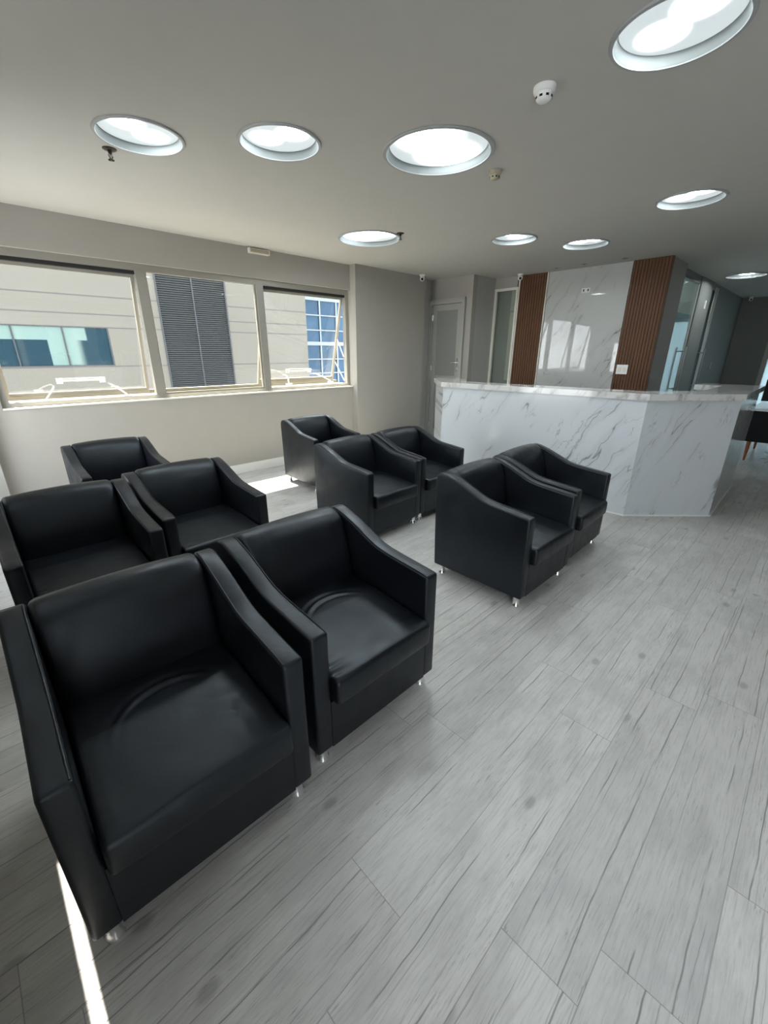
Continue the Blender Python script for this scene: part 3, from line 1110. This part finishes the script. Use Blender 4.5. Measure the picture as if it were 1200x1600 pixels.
def spot(x, y, label):
    c = thing('spotlight', label, 'spotlight', (x, y, H), 0, 'small unlit downlights before the marble wall')
    bm = bmesh.new()
    lathe(bm, [(0.028, 0.0), (0.045, 0.0), (0.045, -0.003), (0.040, -0.006), (0.028, -0.004)], 32, cap=False)
    new_obj('bezel', bm, M['trim_ring'], c)
    bm = bmesh.new()
    lathe(bm, [(0.029, -0.001), (0.015, -0.003), (0.001, -0.0035)], 24)
    new_obj('lens', bm, M['black_pl'], c)


spot(6.78, 3.26, 'small unlit ceiling downlight in front of the left slatted panel')
spot(6.78, 2.86, 'small unlit ceiling downlight in front of the middle of the marble wall')
spot(6.78, 2.33, 'small unlit ceiling downlight in front of the right edge of the marble')


def camera_dome(x, y, rz, label):
    c = thing('security_camera', label, 'security camera', (x, y, H), rz, 'white ceiling security cameras')
    bm = bmesh.new()
    lathe(bm, [(0.046, 0.0), (0.046, -0.012), (0.040, -0.022), (0.026, -0.028)], 32)
    new_obj('mount', bm, M['white_pl'], c)
    bm = bmesh.new()
    R = Matrix.Translation((0.004, 0, -0.052)) @ Matrix.Rotation(math.radians(118), 4, 'Y')
    lathe(bm, [(0.012, -0.034), (0.026, -0.028), (0.036, -0.012), (0.038, 0.006), (0.036, 0.024), (0.030, 0.030)], 32, mat4=R)
    new_obj('housing', bm, M['white_pl'], c)
    bm = bmesh.new()
    lathe(bm, [(0.020, 0.030), (0.018, 0.034), (0.008, 0.036)], 24, mat4=R)
    new_obj('lens', bm, M['black_pl'], c)


camera_dome(5.80, 5.02, math.radians(-140), 'white dome security camera at the corner of the column beside the grey door')
camera_dome(6.86, 3.88, math.radians(-150), 'white dome security camera on the ceiling in front of the left slatted panel')
camera_dome(13.1, 1.72, math.radians(-150), 'white security camera in the far hallway ceiling corner')

c = thing('emergency_light', 'small cream rectangular box fixed high on the beam above the middle window', 'emergency light', (3.0, YW, H), 0)
bm = bmesh.new(); box(bm, -0.135, 0.135, -0.045, 0.0, -0.065, -0.012); bevel_all(bm, 0.006, 2)
new_obj('housing', bm, M['cream'], c)
bm = bmesh.new(); box(bm, -0.12, 0.12, -0.050, -0.045, -0.055, -0.02)
new_obj('lens', bm, M['cream_pl'], c)

# ================================================================== WALL PLATES
c = thing('wall_socket', 'white double socket plate on the right slatted panel above the desk', 'wall socket', (7.015, 2.18, 1.28))
bm = bmesh.new(); box(bm, -0.010, 0.0, -0.075, 0.075, -0.065, 0.065); bevel_all(bm, 0.004, 2)
new_obj('plate', bm, M['white_pl'], c)
for yy in (-0.035, 0.035):
    bm = bmesh.new(); box(bm, -0.014, -0.010, yy-0.018, yy+0.018, -0.035, 0.035); bevel_all(bm, 0.003, 2)
    new_obj('outlet', bm, M['cream'], c)
c = thing('wall_outlet', 'tiny two-part outlet plate high on the marble wall', 'wall outlet', (7.045, 2.89, 2.375))
bm = bmesh.new(); box(bm, -0.005, 0.0, -0.060, 0.060, -0.03, 0.03); bevel_all(bm, 0.003, 2)
new_obj('plate', bm, M['white_pl'], c)
for yy in (-0.035, 0.03):
    bm = bmesh.new(); box(bm, -0.008, -0.005, yy-0.009, yy+0.009, -0.016, 0.016)
    new_obj('outlet', bm, M['bronze'], c)
c = thing('wall_switch', 'small white switch plate high on the hallway pillar', 'switch', (9.78, 1.90, 2.30))
bm = bmesh.new(); box(bm, -0.04, 0.04, -0.010, 0.0, -0.065, 0.065); bevel_all(bm, 0.003, 2)
new_obj('plate', bm, M['white_pl'], c)
bm = bmesh.new(); box(bm, -0.018, 0.018, -0.014, -0.010, -0.03, 0.03)
new_obj('rocker', bm, M['cream'], c)
c = thing('wall_switch', 'faint grey switch plate on the hallway wall behind the desk', 'switch', (11.6, 1.90, 1.25))
bm = bmesh.new(); box(bm, -0.04, 0.04, -0.010, 0.0, -0.065, 0.065); bevel_all(bm, 0.003, 2)
new_obj('plate', bm, M['door_frame'], c)

# ================================================================== RIGHT EDGE: desk with screen, plant
c = thing('side_table', 'black cabinet table with white top and orange-brown wooden legs beyond the reception desk', 'table', (8.75, 0.30, 0))
B('tabletop', M['white_top'], c, (-0.70, 0.70, -0.62, 0.42, 0.735, 0.755), bev=0.004)
B('cabinet_body', M['black_pl'], c, (-0.62, 0.66, -0.58, 0.38, 0.29, 0.734), bev=0.006)
for x, y in ((-0.55, 0.33), (0.60, 0.33), (-0.55, -0.52), (0.60, -0.52)):
    bm = bmesh.new()
    lathe(bm, [(0.014, 0.0), (0.028, 0.291)], 16, (x, y, 0))
    o = new_obj('leg', bm, M['wood_leg'], c)
    o['label'] = 'orange-brown tapered wooden leg'
c = thing('monitor', 'black computer monitor standing on the white-topped table at the right edge', 'monitor', (8.72, 0.42, 0.7555), 0.2)
B('foot', M['black_pl'], c, (-0.10, 0.10, -0.09, 0.09, 0, 0.012), bev=0.004)
B('stand', M['black_pl'], c, (-0.02, 0.02, -0.02, 0.02, 0.012, 0.10), bev=0.004)
B('screen', M['black_pl'], c, (-0.02, 0.02, -0.26, 0.26, 0.07, 0.38), bev=0.006)
c = thing('potted_plant', 'yellow-green leafy plant in a dark pot on the floor at the right edge', 'plant', (7.62, 0.20, 0))
bm = bmesh.new(); lathe(bm, [(0.07, 0), (0.09, 0.16), (0.08, 0.16), (0.075, 0.14)], 28)
new_obj('pot', bm, M['pot'], c)
bm = bmesh.new()
for k in range(26):
    a = random.uniform(0, 2*PI)
    L = random.uniform(0.18, 0.34)
    el = random.uniform(0.1, 1.1)
    prev = None
    for i in range(7):
        q = i/6
        r = 0.02+L*q*math.cos(el)
        z = 0.15+L*q*math.sin(el)-0.06*q*q
        wd = 0.018*math.sin(PI*min(1, q*0.9+0.08))
        p = Vector((r*math.cos(a), r*math.sin(a), z))
        n_ = Vector((-math.sin(a), math.cos(a), 0))*wd
        cur = (bm.verts.new(p-n_), bm.verts.new(p+Vector((0, 0, -0.003))), bm.verts.new(p+n_))
        if prev:
            bm.faces.new([prev[0], prev[1], cur[1], cur[0]])
            bm.faces.new([prev[1], prev[2], cur[2], cur[1]])
        prev = cur
o = new_obj('foliage', bm, M['leaf'], c)
sm = o.modifiers.new('thick', 'SOLIDIFY'); sm.thickness = 0.0015

# ================================================================== OUTSIDE
bm = bmesh.new(); box(bm, -40, 60, 5.9, 70, -6.4, -6.0)
struct(new_obj('ground', bm, M['concrete'], smooth=False))
o = B('window_ledge', M['ledge'], None, (0.0, 4.6, 5.365, 5.62, 0.90, 1.015), (0.0, 4.6, 5.62, 5.80, 0.90, 1.045), (0.0, 4.6, 5.80, 5.9, 0.90, 1.085), bev=0.004)
tag(o, 'stepped pale stone ledge in sunlight just outside the window sashes', 'ledge')

b1 = thing('neighbour_building', 'beige panelled building opposite the window with teal glass strip and charcoal louvres', 'building', (3.0, 11.0, -6.0))


def bl(x0, x1, y0, y1, z0, z1):
    return (x0-3, x1-3, y0-11, y1-11, z0+6, z1+6)


B('wall', M['facade'], b1,
  bl(-8, 7.68, 11.35, 17, -6, 11), bl(-8, 3.69, 11.0, 11.35, 2.01, 11), bl(-8, 3.69, 11.0, 11.35, -6, 1.25), bl(2.60, 3.69, 11.0, 11.35, 1.25, 2.01),
  bl(5.32, 7.68, 11.0, 11.35, -6, 11), bl(3.69, 5.32, 11.0, 11.35, 5.2, 11), bl(3.69, 5.32, 11.0, 11.35, -6, 0.2), bl(-8, -3, 11.0, 11.35, 1.25, 2.01))
for x0, x1 in ((-3.0, -1.80), (-1.78, -0.60), (-0.58, 0.98), (1.0, 1.775), (1.80, 2.57)):
    B('window_pane', M['teal'], b1, bl(x0, x1, 11.02, 11.05, 1.265, 1.995))
B('window_frame', M['facade_frame'], b1, bl(-3, 2.60, 11.0, 11.04, 1.25, 1.268), bl(-3, 2.60, 11.0, 11.04, 1.992, 2.01),
  bl(0.975, 1.0, 11.0, 11.04, 1.268, 1.992), bl(1.775, 1.80, 11.0, 11.04, 1.268, 1.992), bl(2.57, 2.60, 11.0, 11.04, 1.268, 1.992),
  bl(-0.60, -0.58, 11.0, 11.04, 1.268, 1.992), bl(-1.80, -1.78, 11.0, 11.04, 1.268, 1.992))
bm = bmesh.new()
z = 0.25
while z < 5.15:
    for x0, x1 in ((3.72, 4.49), (4.52, 5.29)):
        vs = [(x0, 10.99, z), (x0, 11.035, z+0.034), (x0, 11.04, z+0.028), (x0, 10.995, z-0.006)]
        a = [bm.verts.new((v[0]-3, v[1]-11, v[2]+6)) for v in vs]
        b = [bm.verts.new((v[0]-3+x1-x0, v[1]-11, v[2]+6)) for v in vs]
        bm.faces.new(a); bm.faces.new(b)
        for i in range(4):
            bm.faces.new([a[i], a[(i+1) % 4], b[(i+1) % 4], b[i]])
    z += 0.046
lo = new_obj('louvre', bm, M['louvre'], b1, smooth=False)
B('louvre_frame', M['facade_frame'], b1, bl(3.69, 3.72, 10.98, 11.06, 0.2, 5.2), bl(5.29, 5.32, 10.98, 11.06, 0.2, 5.2), bl(4.49, 4.52, 10.99, 11.06, 0.2, 5.2),
  bl(3.69, 5.32, 11.10, 11.12, 0.2, 5.2))

b2 = thing('neighbour_building', 'blue glass building with pale bands seen past the right window sash', 'building', (12.0, 17.0, -6.0))
B('wall', M['blue'], b2, (-4.2, 6, 0, 6, 0, 15))
bx = []
for k in range(26):
    zz = 0.4+k*0.62
    bx.append((-4.25, 6.05, -0.06, 0, zz, zz+(0.16 if k % 3 == 0 else 0.05)))
for k in range(11):
    bx.append((-4.2+k*0.95, -4.12+k*0.95, -0.05, 0, 0, 15))
B('band', M['white_ext'], b2, *bx)
